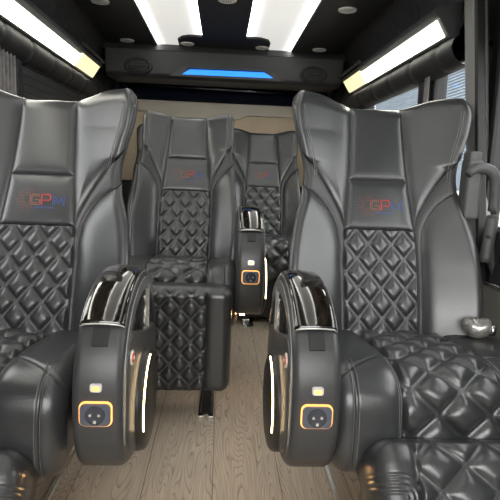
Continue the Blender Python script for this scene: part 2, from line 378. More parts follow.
CUSH=[(1.50,.395),(1.42,.400),(1.30,.415),(1.18,.425),(1.10,.418),(1.055,.388),(1.038,.335),(1.035,.275),(1.045,.228),(1.075,.207),(1.12,.203)]
def make_cushion(root, half=.265, qh=.118, res=1.0, dia=(.118,.105)):
    R,N,s=path2(CUSH,int(150*res)+10); N=-N if N[len(N)//4][1]<0 else N
    # body below
    Rb=[tuple(p-n*.012) for p,n in zip(R[::4],N[::4])]+[(1.50,.215)]
    mb=MB(); mb.prism(Rb,0,-half+.012,half-.012); core=mb.build('seat_cushion',M['leather'],root,False,bevel=.01)
    r=.045
    def strip(nm,x0,x1,nx,hf,m=M['leather'],outer=0):
        X=np.linspace(x0,x1,nx)
        if outer: 
            t=np.linspace(0,1,nx); t=1-(1-t)**1.8 if outer>0 else t**1.8; X=x0+(x1-x0)*t
        XX=np.repeat(X[None,:],len(R),0); SS=np.repeat(s[:,None],len(X),1)
        h=hf(XX,SS)
        e=np.clip(half-np.abs(XX),0,r); ins=r-np.sqrt(np.maximum(r*r-(r-e)**2,0))
        d=(h-ins)
        P=np.stack([XX, R[:,0][:,None]+N[:,0][:,None]*d, R[:,1][:,None]+N[:,1][:,None]*d],-1)
        return grid_obj(nm,P,m,core)
    sf=s[np.argmin(np.abs(R[:,0]-1.16)+np.abs(R[:,1]-.424))]
    strip('quilted_panel',-qh,qh,int(110*res)+6,lambda X,Z: pad_edge(qh-np.abs(X),.004,.006)-.003+quilt(X,Z,dia[0],dia[1],.016,.02,.03,.0034)*np.clip((qh-np.abs(X))/.006,0,1))
    for sg in (1,-1):
        def hb(X,Z):
            d=np.abs(X)-qh; h=pad_edge(d,.018,.016)-.003
            ln=(Z-(sf-.02+(np.abs(X)-qh)*.75))/1.25   # slanting welt seam over the bolster
            h=h-.0035*np.exp(-(ln/.004)**2)+.0022*np.exp(-((ln-.006)/.0028)**2)
            so=half-.052; h=h-np.where(Z>sf+.05,.004*np.exp(-((np.abs(X)-so)/.0035)**2),0)
            # a few pleats behind the welt, next to the quilting
            h=h+np.where((ln<-.006),.0012*np.sin(ln*520)*np.exp(-d/.05),0)
            return h
        a,b=(qh,half) if sg>0 else (-half,-qh)
        strip('side_bolster',a,b,int(60*res)+6,hb,outer=sg)
    # twin stitches along the front corner seam
        mb=MB()
        for off in (.004,.010):
            pts=[]
            for i in range(int(len(R)*.45),int(len(R)*.93),3):
                x=sg*(qh+off); h=float(pad_edge(np.array(off),.018,.016))-.0022
                pts.append((x,R[i,0]+N[i,0]*h,R[i,1]+N[i,1]*h))
            mb.tube(pts,.0007,5)
        mb.build('stitching',M['thread'],core,True)
    for sg in (1,-1):
        mb=MB()
        for off in (-.006,.006):
            pts=[]
            for i in range(int(len(R)*.52),int(len(R)*.93),3):
                x=half-.052+off; e_=min(max(half-x,0),.045); ins=.045-math.sqrt(.045**2-(.045-e_)**2)
                h=float(pad_edge(np.array(x-qh),.018,.016))-.0022-ins
                pts.append((sg*x,R[i,0]+N[i,0]*h,R[i,1]+N[i,1]*h))
            mb.tube(pts,.0007,5)
        mb.build('stitching',M['thread'],core,True)
    return core

def make_legrest(root, loc, tilt, half=.215, hh=.195, th=.10, qh=.13, res=1.0, band=False, dia=(.075,.085), rr=.05, rc=.05):
    """upholstered pad; local: x across, z up, front faces -y; tilt about x"""
    nx,nz=int(150*res),int(140*res)
    X,Z=np.meshgrid(np.linspace(-half,half,nx),np.linspace(-hh,hh,nz))
    # square -> rounded rectangle
    qx=np.abs(X)-(half-rc); qz=np.abs(Z)-(hh-rc); cor=(qx>0)&(qz>0)
    l=np.sqrt(np.maximum(qx,0)**2+np.maximum(qz,0)**2)
    m_=np.maximum(qx,qz); k=np.where(cor&(l>1e-6), m_/np.maximum(l,1e-6), 1)
    X2=np.where(cor,np.sign(X)*((half-rc)+qx*k),X); Z2=np.where(cor,np.sign(Z)*((hh-rc)+qz*k),Z)
    qx=np.abs(X2)-(half-rc); qz=np.abs(Z2)-(hh-rc)
    sd=-(np.sqrt(np.maximum(qx,0)**2+np.maximum(qz,0)**2)+np.minimum(np.maximum(qx,qz),0)-rc)
    sd=np.maximum(sd,0); e=np.clip(sd,0,rr); ins=rr-np.sqrt(np.maximum(rr*rr-(rr-e)**2,0))
    ax=np.abs(X2)
    h=np.where(ax<qh, quilt(X2,Z2,dia[0],dia[1],.012,0,0,.0032)*np.clip((qh-ax)/.006,0,1), pad_edge(ax-qh,.010,.010))
    h=h-.004*np.exp(-((ax-qh)/.004)**2)
    h=h*np.clip(sd/.014,0.05,1)
    if band:
        # pleated channel round a smooth inner pad at each end of the rest
        u=np.maximum(np.abs(ax-(half+.0))-.062, 0); vv=np.maximum(Z2-(hh-.12),0)
        dd=np.sqrt(u**2+vv**2)
        inb=(ax>qh)
        h=h+np.where(inb&(dd<.040)&(dd>.004), .0022*np.sin(dd*2*math.pi/.012),0)-np.where(inb,.004*np.exp(-((dd-.042)/.003)**2),0)
    F=np.stack([X2,-th/2-h+ins,Z2],-1)
    v1,f1=gridmesh(F); N=nx*nz
    Bk=np.stack([X2*.97,np.full_like(X2,th/2),Z2*.97],-1); v2,f2=gridmesh(Bk[::6,::6],True)
    f=f1[:]; v=v1[:]
    ring=[(0,j) for j in range(nx)]+[(i,nx-1) for i in range(1,nz)]+[(nz-1,j) for j in range(nx-2,-1,-1)]+[(i,0) for i in range(nz-2,0,-1)]
    n0=len(v)
    for i,j in ring: p=F[i,j]; v.append((float(p[0]),th/2-.012,float(p[2])))
    n1=len(v)
    for i,j in ring: p=F[i,j]; v.append((float(p[0])*.95,th/2,float(p[2])*.95))
    for k in range(len(ring)):
        k2=(k+1)%len(ring); a=ring[k][0]*nx+ring[k][1]; b=ring[k2][0]*nx+ring[k2][1]
        f.append([a,b,n0+k2,n0+k]); f.append([n0+k,n0+k2,n1+k2,n1+k])
    f.append([n1+k for k in range(len(ring))][::-1])
    # split quilted centre from the body
    me=bpy.data.meshes.new('leg_rest'); c=np.array(v)
    fq=[q for q in f1 if np.all(np.abs(c[q,0])<=qh+.002) and True]
    fqs=set(map(tuple,fq)); fo=[q for q in f if tuple(q) not in fqs]
    o=pyd('leg_rest',v,fo,M['leather'],root)
    q=pyd('quilted_pad',v,fq,M['leather'],o)
    for ob in (o,q):
        bm=bmesh.new(); bm.from_mesh(ob.data)
        bmesh.ops.delete(bm,geom=[w for w in bm.verts if not w.link_faces],context='VERTS')
        bmesh.ops.recalc_face_normals(bm,faces=bm.faces[:]); bm.to_mesh(ob.data); bm.free()
    bm=bmesh.new(); bm.from_mesh(q.data)
    if sum(ff.normal.y for ff in bm.faces)>0: bmesh.ops.reverse_faces(bm,faces=bm.faces[:])
    bm.to_mesh(q.data); bm.free()
    o.location=loc; o.rotation_euler=(tilt,0,0)
    # hinge arm under the pad
    return o

# armrest console --------------------------------------------------
ARM=[(1.445,.480),(1.36,.570),(1.25,.612),(1.12,.604),(1.02,.560),(.965,.490),(.945,.40),(.955,.31),(.995,.248),(1.08,.212),(1.20,.205),(1.32,.228),(1.42,.288),(1.465,.36),(1.47,.43)]
def closed_curve(pts,n):
    P=np.array(pts,float); m=len(P); out=[]
    for i in range(m):
        a,b,c,d=P[i-1],P[i],P[(i+1)%m],P[(i+2)%m]
        for t in np.linspace(0,1,20,endpoint=False):
            out.append(.5*((2*b)+(-a+c)*t+(2*a-5*b+4*c-d)*t*t+(-a+3*b-3*c+d)*t**3))
    out=np.array(out); L=np.concatenate([[0],np.cumsum(np.linalg.norm(np.diff(np.vstack([out,out[:1]]),axis=0),axis=1))])
    o2=np.vstack([out,out[:1]]); s=np.linspace(0,L[-1],n,endpoint=False)
    return np.stack([np.interp(s,L,o2[:,0]),np.interp(s,L,o2[:,1])],-1)
def offset_in(C,d):
    T=np.roll(C,-1,0)-np.roll(C,1,0); T/=np.linalg.norm(T,axis=1)[:,None]
    N=np.stack([-T[:,1],T[:,0]],-1); cen=C.mean(0)
    if np.sum((cen-C)*N)<0: N=-N
    return C+N*d
def make_arm(root, xc, side, hw=.050):
    """side=+1: the aisle face looks to +x"""
    C=closed_curve(ARM,160); n=160
    b=MB(); rings=[]
    r=.018
    for k in range(7):
        a=math.pi/2*k/6; rings.append((-side*(hw-r+r*math.cos(a))*-1 if False else None))
    X=[];O=[]
    # from inner-side cap (seat side) across to aisle side
    for k in range(6): a=math.pi/2*(k/5); X.append(-(hw-r)-r*math.cos(a)); O.append(r*(1-math.sin(a)))
    for k in range(6): a=math.pi/2*(k/5); X.append((hw-r)+r*math.sin(a)); O.append(r*(1-math.cos(a)))
    # aisle face hoop then recess wall
    X+= [hw,hw-.002,hw-.014]; O+=[.040,.043,.044]
    vs=[]; f=[]
    for x,o in zip(X,O):
        R=offset_in(C,o); vs+=[(xc+side*x,p[0],p[1]) for p in R]
    m=len(X)
    for i in range(m-1):
        for k in range(n): f.append((i*n+k,i*n+(k+1)%n,(i+1)*n+(k+1)%n,(i+1)*n+k))
    f.append(tuple(range(n))); f.append(tuple((m-1)*n+k for k in range(n)))
    b.add(vs,f); arm=b.build('armrest',M['plastic'],root,True)
    mo=arm.modifiers.new('e','EDGE_SPLIT'); mo.split_angle=math.radians(50)
    xs=xc+side*hw
    # dark quilted inset in the aisle face
    Ci=offset_in(C,.046); ymin,zmin=Ci.min(0); ymax,zmax=Ci.max(0)
    ng=90; Yg,Zg=np.meshgrid(np.linspace(ymin,ymax,ng),np.linspace(zmin,zmax,ng))
    cen=np.array([(ymin+ymax)/2,(zmin+zmax)/2])
    ang=np.arctan2(Ci[:,1]-cen[1],Ci[:,0]-cen[0]); rad=np.hypot(Ci[:,0]-cen[0],Ci[:,1]-cen[1]); od=np.argsort(ang)
    ths=np.linspace(-math.pi,math.pi,121); rs=np.linspace(.0,1,50)
    rb=np.interp(ths,ang[od],rad[od],period=2*math.pi)
    TH,RS=np.meshgrid(ths,rs); YY=cen[0]+np.cos(TH)*RS*rb[None,:]; ZZ=cen[1]+np.sin(TH)*RS*rb[None,:]
    H=quilt(YY,ZZ,.07,.08,.007)
    P=np.stack([xs-side*(.012)+side*H*.9,YY,ZZ],-1)
    grid_obj('quilted_inset',P,M['leather_dark'],arm,flip=side<0)
    # round lower disc
    dc=(1.195,.305); R=.116
    mb=MB(); prof=[(R*1.06,-.010),(R*1.06,.006),(R*1.03,.015),(R*.97,.021),(R*.80,.026),(R*.3,.029),(0.002,.029)]
    nn=64; vs=[];f=[]
    for rr,h in prof: vs+=[(xs+side*h,dc[0]+rr*math.cos(2*math.pi*k/nn),dc[1]+rr*math.sin(2*math.pi*k/nn)) for k in range(nn)]
    for i in range(len(prof)-1):
        for k in range(nn): f.append((i*nn+k,i*nn+(k+1)%nn,(i+1)*nn+(k+1)%nn,(i+1)*nn+k))
    mb.add(vs,f); mb.build('round_cover',M['disc'],arm,True)
    # lobe between disc and recess (lighter grey, carries the round button)
    lob=[(.992,.44),(.998,.49),(1.03,.513),(1.08,.510),(1.15,.490),(1.26,.462),(1.34,.450),(1.40,.43),(1.425,.37),(1.41,.30),(1.36,.24),(1.28,.215),(1.16,.215),(1.07,.235),(1.005,.29),(.985,.37)]
    LC=closed_curve(lob,80); mb=MB()
    vs=[];f=[]
    for x,o in ((-.014,0),(.000,0),(.004,.003),(.005,.008)): 
        Rr=offset_in(LC,o); vs+=[(xs+side*x,p[0],p[1]) for p in Rr]
    for i in range(3):
        for k in range(80): f.append((i*80+k,i*80+(k+1)%80,(i+1)*80+(k+1)%80,(i+1)*80+k))
    f.append(tuple(240+k for k in range(80))); mb.add(vs,f)
    lo=mb.build('side_fairing',M['plastic_side'],arm,True); mo=lo.modifiers.new('e','EDGE_SPLIT'); mo.split_angle=math.radians(40)
    # light line: front arc of disc
    mb=MB(); pts=[(xs+side*.0212,dc[0]+R*.97*math.cos(math.radians(t)),dc[1]+R*.97*math.sin(math.radians(t))) for t in range(92,200,4)]
    mb.tube(pts,.0017,6); o=mb.build('light_line',M['warm'],arm,True)
    # courtesy lamp under the front of the armrest
    kb=int(np.argmin(np.hypot(C[:,0]-1.055,C[:,1]-.218))); q=C[kb]
    mb=MB(); mb.tube([(xc-.009-side*.02,q[0],q[1]),(xc+.009-side*.02,q[0],q[1])],.0035,8); mb.build('courtesy_lamp',M['lampw'],arm,True)
    i0=int(np.argmin(np.hypot(C[:,0]-1.36,C[:,1]-.578))); i1=int(np.argmin(np.hypot(C[:,0]-1.003,C[:,1]-.548)))
    # lighter rim round the top of the aisle face
    ext=28; ia=[(j)%n for j in range(i0-6,i0)]+[j%n for j in (range(i0,i1+1) if i1>i0 else list(range(i0,n))+list(range(0,i1+1)))]+[(i1+1+j)%n for j in range(ext)]
    Oa=offset_in(C,.014); Ob=offset_in(C,.041); vs=[];f=[]
    for q_,k in enumerate(ia):
        tp=min(1,(len(ia)-1-q_)/ext); a_=Oa[k]; b_=Oa[k]+(Ob[k]-Oa[k])*(.25+.75*tp)
        vs+=[(xs-side*.004,a_[0],a_[1]),(xs+side*.002,a_[0],a_[1]),(xs+side*.002,b_[0],b_[1]),(xs-side*.006,b_[0],b_[1])]
    for q_ in range(len(ia)-1):
        for c_ in range(3): f.append((q_*4+c_,q_*4+c_+1,q_*4+4+c_+1,q_*4+4+c_))
    mb=MB(); mb.add(vs,f); rm=mb.build('side_rim',M['rimgrey'],arm,False); rm['label']='lighter grey rim'
    # button
    mb=MB(); by,bz=1.022,.474
    mb.disc((xs+side*.006,by,bz),.016,0,.004,0,24); mb.disc((xs+side*.0085,by,bz),.010,0,.003,1,20)
    mb.disc((xs+side*.0105,by,bz),.004,0,.002,0,12)
    mb.build('round_button',[M['cream'],M['badge_red']],arm)
    # badge plate with cream script
    mb=MB(); mb.box(*sorted((xs-side*.010,xs+side*.002)),1.190,1.238,.480,.562); pl=mb.build('badge_plate',M['black'],arm,bevel=.002)
    mb=MB(); xw=xs+side*.0035
    cur=[(-.004,.036),(.002,.026),(.000,.016),(-.006,.012),(.004,.010),(.008,.016),(.002,.020),(-.002,.006),(.004,-.002),(.010,.002),(.006,.010),(-.004,.000),(-.008,-.010),(.000,-.016),(.008,-.010),(.004,-.002),(-.002,-.014),(-.006,-.024),(-.002,-.030)]
    mb.tube([(xw,1.214+q[0]*1.4,.520+q[1]*1.05) for q in cur],.0024,6); mb.build('badge_script',M['cream'],pl,True)
    # thin vertical fin at the rear of the recess
    mb=MB(); mb.box(*sorted((xs-side*.010,xs+side*.003)),1.292,1.300,.450,.568); mb.build('fin',M['silver'],arm,bevel=.001)
    # glossy top cover with silver rim: patch of outline between top rear and upper front
    idx=list(range(i0,i1+1)) if i1>i0 else list(range(i0,n))+list(range(0,i1+1))
    N2=offset_in(C,-1)-C
    seg=C[idx]; nrm=N2[idx]
    xs2=np.linspace(-hw+.006,hw-.006,25)
    e=np.minimum(hw-.002-np.abs(xs2),.02); 
    H=.003+.0085*(1-(xs2/hw)**2)-.012*np.clip(1-e/.014,0,1)**2
    P=np.zeros((len(seg),25,3)); 
    for j in range(25):
        P[:,j,0]=xc+xs2[j]; P[:,j,1]=seg[:,0]+nrm[:,0]*H[j]; P[:,j,2]=seg[:,1]+nrm[:,1]*H[j]
    gc=grid_obj('top_cover',P,M['gloss'],arm)
    mo=gc.modifiers.new('s','SOLIDIFY'); mo.thickness=.004; mo.offset=0
    rim=[P[i,0] for i in range(len(seg))]+[P[-1,j] for j in range(1,25)]+[P[i,-1] for i in range(len(seg)-2,-1,-1)]
    mb=MB(); mb.tube([tuple(q) for q in rim],.0022,6); mb.build('cover_rim',M['silver'],arm,True)
    # convex cover shaped to reflect the ceiling LED edges as pale streaks
    # front-face fittings
    def front(z):  # y of the front outline at height z
        fr=C[C[:,0]<1.1]; k=np.argsort(fr[:,1]); fr=fr[k]; return float(np.interp(z,fr[:,1],fr[:,0]))
    def plate(nm,zc,w,h,m,pr=.003,xo=0,rc_=.006,par=arm,th=.006):
        mb=MB(); y=front(zc); sl=math.atan2(front(zc+.02)-front(zc-.02),.04)
        bm=bmesh.new(); poly=[]
        for cx,cz,a0 in ((w/2-rc_,h/2-rc_,0),(-w/2+rc_,h/2-rc_,90),(-w/2+rc_,-h/2+rc_,180),(w/2-rc_,-h/2+rc_,270)):
            for a in range(0,91,18): poly.append((cx+rc_*math.cos(math.radians(a0+a)),cz+rc_*math.sin(math.radians(a0+a))))
        bm.free(); mb.prism(poly,1,-th/2,th/2)
        vv=[(xc+xo+p[0], y-pr+p[1]*math.cos(sl)+p[2]*math.sin(sl), zc+p[2]*math.cos(sl)-p[1]*math.sin(sl)) for p in mb.v]
        mb.v=vv; return mb.build(nm,m,par)
    plate('latch_slot',.530,.032,.042,M['black'],.0005,0,.003)
    us=plate('usb_port',.440,.023,.017,M['silver'],.002,0,.005)
    plate('usb_light',.439,.015,.008,M['amber'],.0055,0,.003,us,.003)
    po=plate('power_outlet',.388,.064,.050,M['amber'],.000,0,.012)
    plate('outlet_face',.388,.059,.0445,M['socket'],.0045,0,.010,po)
    mb=MB(); y=front(.388)-.0085; mb.disc((xc,y,.388),.019,1,.004,0,28); mb.build('outlet_well',M['well'],po)
    mb=MB()
    for dx in (-.008,.008): mb.disc((xc+dx,y-.003,.390),.0028,1,.003,0,10)
    mb.box(xc-.003,xc+.003,y-.004,y-.001,.373,.379)
    mb.build('outlet_contact',M['chrome'],po)
    # bracket to seat frame
    mb=MB(); 
    return arm

def make_seat(x, yoff, B, arm_side, label, group, armlab=None, leg=(None), res=1.0, arm=True, arm_dx=.325, base=True, cush_half=.265, knob=0, dia=(.118,.105), cdx=0, zoff=0, armz=0, legx=0):
    root=empty('captain_seat',(x,Y0+yoff,zoff)); 
    inner=[]
    tmp=empty('tmp',(0,0,0))
    make_back(B,tmp,res)
    cu=make_cushion(tmp,cush_half,res=res,dia=dia); cu.location.x=cdx
    if arm: make_arm(tmp, arm_side*arm_dx, arm_side).location.z=armz
    if leg is not None: make_legrest(tmp,*leg[0],**leg[1]).location.x=legx
    # pedestal
    mb=MB(); mb.box(-.13+cdx,.13+cdx,1.12,1.48,.03-zoff,.215,0,.012); mb.build('pedestal',M['black'],tmp)
    for s in (-1,1):
        mb=MB(); mb.box(cdx+s*.10-.02,cdx+s*.10+.02,1.08,1.50,.001-zoff,.032-zoff); mb.build('floor_rail',M['chrome'],tmp,bevel=.003)
    if arm:
        mb=MB(); a,b=sorted((arm_side*(arm_dx-.05),arm_side*.19)); mb.box(a,b,1.24,1.34,.240,.29); mb.build('armrest_bracket',M['black'],tmp,bevel=.004)
    if leg is not None:
        (l,t),_k=leg
        for s in (-.07,.07):
            mb=MB(); mb.tube([(s+legx,l[1]+.03,l[2]),(s+legx,1.13,.19)],.012,8); mb.build('leg_rest_arm',M['black'],tmp,True)
    if knob:
        mb=MB(); k=knob*.235
        pts=[(k-knob*.03+knob*.07*t/9,1.36-.02*t/9,.455+.003*math.sin(t)) for t in range(10)]
        mb.tube(pts,[.012,.021,.027,.029,.028,.030,.028,.029,.026,.017],28); o=mb.build('film_wrapped_pivot',M['film'],tmp,True); o['label']='pivot wrapped in clear shiny film'
        mb=MB(); mb.tube([(k+knob*.034,1.335,.455),(k+knob*.048,1.33,.453)],.016,16); mb.build('pivot_cap',M['chrome'],tmp,True)
    for ch in list(tmp.children):
        ch.parent=root; ch.location=Vector(ch.location)-Vector((0,Y0,0))
    bpy.data.objects.remove(tmp)
    tag(root,label,'seat',group); return root

B1=Back(.282,.240,.288,1.0,.10)
LOWT=(1.044,1.045,1.050,1.060,1.066,1.060,1.036)
B2=Back(.215,.212,.243,1.0,.06,LOWT)
B3=Back(.225,.215,.245,1.0,.06,LOWT)
leg1=(((0,.925,.165),math.radians(-38)),dict(half=.200,hh=.165,th=.11,qh=.105,band=True,dia=(.118,.105),rr=.055,rc=.06))
make_seat(.491,0,B1,-1,'large black leather captain seat nearest on the right, winged back and diamond quilting','captain seats',leg=leg1,arm_dx=.287,knob=1,cdx=.045,cush_half=.278,legx=.032)
leg1b=(((0,.925,.155),math.radians(-38)),dict(half=.200,hh=.165,th=.11,qh=.105,band=True,dia=(.118,.105),rr=.055,rc=.06))
make_seat(-.543,0,B1,1,'large black leather captain seat nearest on the left, cut off by the picture edge','captain seats',leg=leg1b,arm_dx=.313,cdx=-.055,zoff=-.020,armz=.020,cush_half=.278,legx=-.030)
leg2=(((0,1.755-.85,.212),0.0),dict(half=.214,hh=.190,th=.10,qh=.125,dia=(.0715,.080),rr=.035,rc=.035))
make_seat(-.163,.85,B2,1,'black leather captain seat in the middle row, its quilted leg rest hanging down','captain seats',leg=leg2,res=.7,arm_dx=.278,cush_half=.240,zoff=.058,armz=.040)
make_seat(.262,1.70,B3,1,'black leather seat in the back row, seen right of the middle row armrest','captain seats',leg=None,res=.5,arm=False,cush_half=.24,zoff=.06)
make_seat(-.320,1.70,B3,1,'black leather seat in the back row, almost hidden behind the middle row seat','captain seats',leg=None,res=.4,arm=False,cush_half=.24,zoff=.06)

# ------------------------------------------------------------------ floor
mb=MB(); mb.box(-.95,.95,-1.2,4.1,-.03,0); struct(mb.build('floor',M['floor']))
for n_,x in (('trim_1',.335),('trim_2',-.425)):
    mb=MB(); mb.box(x-.006,x+.006,-.6,1.40,.0,.012); struct(mb.build(n_,M['silver'],bevel=.002))
# seat track piece in front of middle seat
def track(x,y0,y1,label):
    r=empty('floor_track',(x,y0,0)); 
    mb=MB(); mb.box(-.017,.017,.02,y1-y0,.0005,.006); mb.build('strip',M['black'],r)
    mb=MB(); mb.box(-.027,-.019,0,y1-y0,.0005,.009); mb.box(.019,.027,0,y1-y0,.0005,.009); mb.build('rail_edge',M['chrome'],r,bevel=.001)
    mb=MB(); mb.box(-.027,-.008,-.012,.016,.0005,.011); mb.box(.008,.027,-.012,.016,.0005,.011); mb.build('end_clip',M['chrome'],r,bevel=.002)
    tag(r,label,'floor track'); return r
track(-.030,1.69,2.10,'black and chrome floor track running out from under the middle row leg rest')
track(.175,2.72,3.1,'black and chrome floor track behind the middle row armrest')

# ------------------------------------------------------------------ ceiling
mb=MB(); mb.box(-.90,.90,-.8,4.0,1.640,1.66); struct(mb.build('ceiling',M['board']))
def board(name,poly,label=None):
    mb=MB(); mb.prism(poly,2,1.614,1.640); o=mb.build(name,M['board'],bevel=.006); return o
board_polys=[[( -.72,-.6),(-.43,-.6),(-.43,3.40),(-.72,3.40)],
 [(-.138,-.6),(.118,-.6),(.118,3.10),(.20,3.11),(.25,3.15),(.268,3.22),(.272,3.40),(-.292,3.40),(-.29,3.24),(-.26,3.17),(-.22,3.14),(-.138,3.13)],
 [(.415,-.6),(.72,-.6),(.72,3.40),(.415,3.40)]]
for i,p in enumerate(board_polys): struct(board('ceiling_%s'%('left','middle','right')[i],p))
MP=lamp_mat('panel_led',(1,.985,.93),8,.38,.148,0,0,9)
for (x0,x1,lab) in ((-.43,-.138,'long white LED ceiling panel left of centre'),(.118,.415,'long white LED ceiling panel right of centre')):
    xc=(x0+x1)/2; r=empty('ceiling_light_panel',(xc,1.4,1.64))
    mb=MB(); mb.box(x0-xc,x1-xc,-2.0,2.02,-.012,-.006)
    mb.build('diffuser',MP,r); mb=MB(); mb.box(x0-xc,x1-xc,-2.0,2.02,-.006,-.001); mb.build('backing',M['white'],r); tag(r,lab,'light')
# round speakers / downlights
def spot(x,y,lab):
    r=empty('round_ceiling_vent',(x,y,1.614))
    mb=MB(); n=32
    for (r0,z0),(r1,z1) in (((.043,0),(.041,-.006)),((.041,-.006),(.032,-.007)),((.032,-.007),(.029,-.003))):
        v=[(r0*math.cos(2*math.pi*k/n),r0*math.sin(2*math.pi*k/n),z0) for k in range(n)]+[(r1*math.cos(2*math.pi*k/n),r1*math.sin(2*math.pi*k/n),z1) for k in range(n)]
        mb.add(v,[(k,(k+1)%n,n+(k+1)%n,n+k) for k in range(n)])
    mb.build('bezel',M['white'],r,True)
    mb=MB(); mb.disc((0,0,-.002),.030,2,.003,0,28); mb.build('grille',M['hole'],r)
    mb=MB()
    for k in range(-2,3):
        l=math.sqrt(.029**2-(k*.011)**2); mb.box(k*.011-.0028,k*.011+.0028,-l,l,-.0065,-.0025)
    mb.box(-.028,.028,-.003,.003,-.0068,-.0025); mb.build('louvre',M['white'],r)
    tag(r,lab,'vent','round ceiling vents')
for x,y,lab in ((-.60,3.30,'white round ceiling vent at far left, above the left end of the rear overhead box'),
  (-.235,3.30,'white round ceiling vent at the far end of the left light panel, in its notch'),
  (.225,3.30,'white round ceiling vent at the far end of the right light panel, in its notch'),
  (.575,3.27,'white round ceiling vent at far right, above the right end of the rear overhead box'),
  (-.59,2.56,'white round ceiling vent at the top edge, left of the left light panel'),
  (.00,2.43,'white round ceiling vent at the top edge between the two light panels'),
  (.555,2.47,'white round ceiling vent near the top edge, right of the right light panel')): spot(x,y,lab)

# coves (upholstered, stitched) each side
def cove(sgn):
    prof=[(.715,1.640),(.760,1.600),(.800,1.530),(.815,1.460),(.808,1.395),(.790,1.360),(.775,1.325),(.782,1.290),(.812,1.262),(.850,1.255),(.875,1.27)]
    R,N,s=path2(prof,70); Y=np.arange(1.80 if sgn>0 else -.5,3.98,.02)
    lift=.0
    P=np.zeros((len(Y),len(R),3))
    for i,y in enumerate(Y):
        ph=(y-.06)%.27; g=.010*math.exp(-(min(ph,.27-ph)/.012)**2)
        P[i,:,0]=sgn*(R[:,0]+g*np.where(s>.10,1,.3)); P[i,:,1]=y; P[i,:,2]=R[:,1]+g*.3
    o=grid_obj('trim_3' if sgn<0 else 'trim_4',P,M['vinyl'],None); struct(o)
    mb=MB()
    for k in range(17):
        y=.06+.27*k-.0
        if y>3.9: break
        if sgn>0 and y<1.85: continue
        for off in (-.006,.006):
            pts=[(sgn*(R[j,0]+.0075),y+off,R[j,1]) for j in range(34,62,3)]
            mb.tube(pts,.0011,5)
    t=mb.build('stitching',M['thread'],o,True)
cove(-1); cove(1)
# side light bars
def bar(sgn,y0,y1,lab):
    r=empty('side_light_bar',(sgn*.76,(y0+y1)/2,1.40)); cy=(y0+y1)/2
    A=(.738,1.412); Bp=(.772,1.360)      # lit face, top-inner and bottom-outer edge (x,z)
    def P(x,z): return (sgn*(x-.76),z-1.40)
    hous=[P(.815,1.475),P(.722,1.448),P(.712,1.435),P(.716,1.425),P(.738,1.412),P(.776,1.352),P(.790,1.345),P(.815,1.36)]
    mb=MB(); mb.prism(hous,1,y0-cy-.03,y1-cy+.03); mb.build('housing',M['console'],r,bevel=.004)
    def face(nm,ya,yb,m,grow=0,out=.004):
        nx,nz=(A[1]-Bp[1]),-(Bp[0]-A[0]); l=math.hypot(nx,nz); d=(-(A[1]-Bp[1])/l,(A[0]-Bp[0])/l)
        a=(A[0]+(A[0]-Bp[0])*grow+d[0]*out,A[1]+(A[1]-Bp[1])*grow+d[1]*out); b=(Bp[0]+d[0]*out,Bp[1]+d[1]*out)
        a2=(a[0]-d[0]*.01,a[1]-d[1]*.01); b2=(b[0]-d[0]*.01,b[1]-d[1]*.01)
        mb=MB(); mb.prism([P(*a),P(*b),P(*b2),P(*a2)],1,ya-cy,yb-cy); return mb.build(nm,m,r)
    face('diffuser',y0,y1,LB)
    e=face('end_lamp',y1-.36,y1,LE,.22,.010); e['label']='yellowish end lamp'
    mb=MB(); mb.prism([P(.715,1.470),P(.690,1.448),P(.700,1.440),P(.73,1.452)],1,y1-.39-cy,y1-cy+.02); mb.build('end_cap',M['console'],r)
    tag(r,lab,'light')
LB=mat('bar_led',(.9,.9,.85),.4,emit=(1,.97,.86),es=6)
LE=mat('bar_end_led',(.9,.88,.6),.4,emit=(1,.90,.50),es=.58)
bar(-1,.9,3.12,'long glowing light bar along the left side of the ceiling')
bar(1,1.86,3.20,'long glowing light bar along the right side of the ceiling')

# ------------------------------------------------------------------ rear overhead console
r=empty('rear_air_console',(0,3.40,1.42))
X0,X1=-.755,.760
mb=MB(); mb.prism([(-.01,.205),(-.03,.17),(-.005,.02),(.03,.0),(.40,.02),(.40,.205)],0,X0,X1)
mb.build('body',M['console'],r,bevel=.012)
mb=MB(); mb.prism([(-.036,.160),(-.026,.172),(-.006,.200),(.05,.200),(.05,.16)],0,X0-.01,X1+.01); mb.build('top_lip',M['console'],r,bevel=.004)
def fy(z): return -.03+( .17-z)*(.025/.15)
mb=MB()
fr=[(-.33,.020),(-.24,.078),(.26,.078),(.36,.020)]
mb.prism([(a,b) for a,b in [(-.36,.012),(-.255,.092),(.275,.092),(.39,.012)]],1,fy(.05)-.004,fy(.05)+.01); mb.build('light_surround',M['black'],r,bevel=.002)
mb=MB(); mb.prism([(-.235,.062),(.262,.066),(.265,.071),(-.238,.067)],1,fy(.06)-.034,fy(.06)); mb.build('glow_shade_lip',M['black'],r)  # lip added to keep the strip's blue light off the ceiling
mb=MB(); mb.prism([(-.272,.026),(-.222,.058),(.250,.062),(.310,.030)],1,fy(.04)-.010,fy(.04)); o=mb.build('blue_light_strip',M['blueled'],r); o['label']='glowing blue strip'
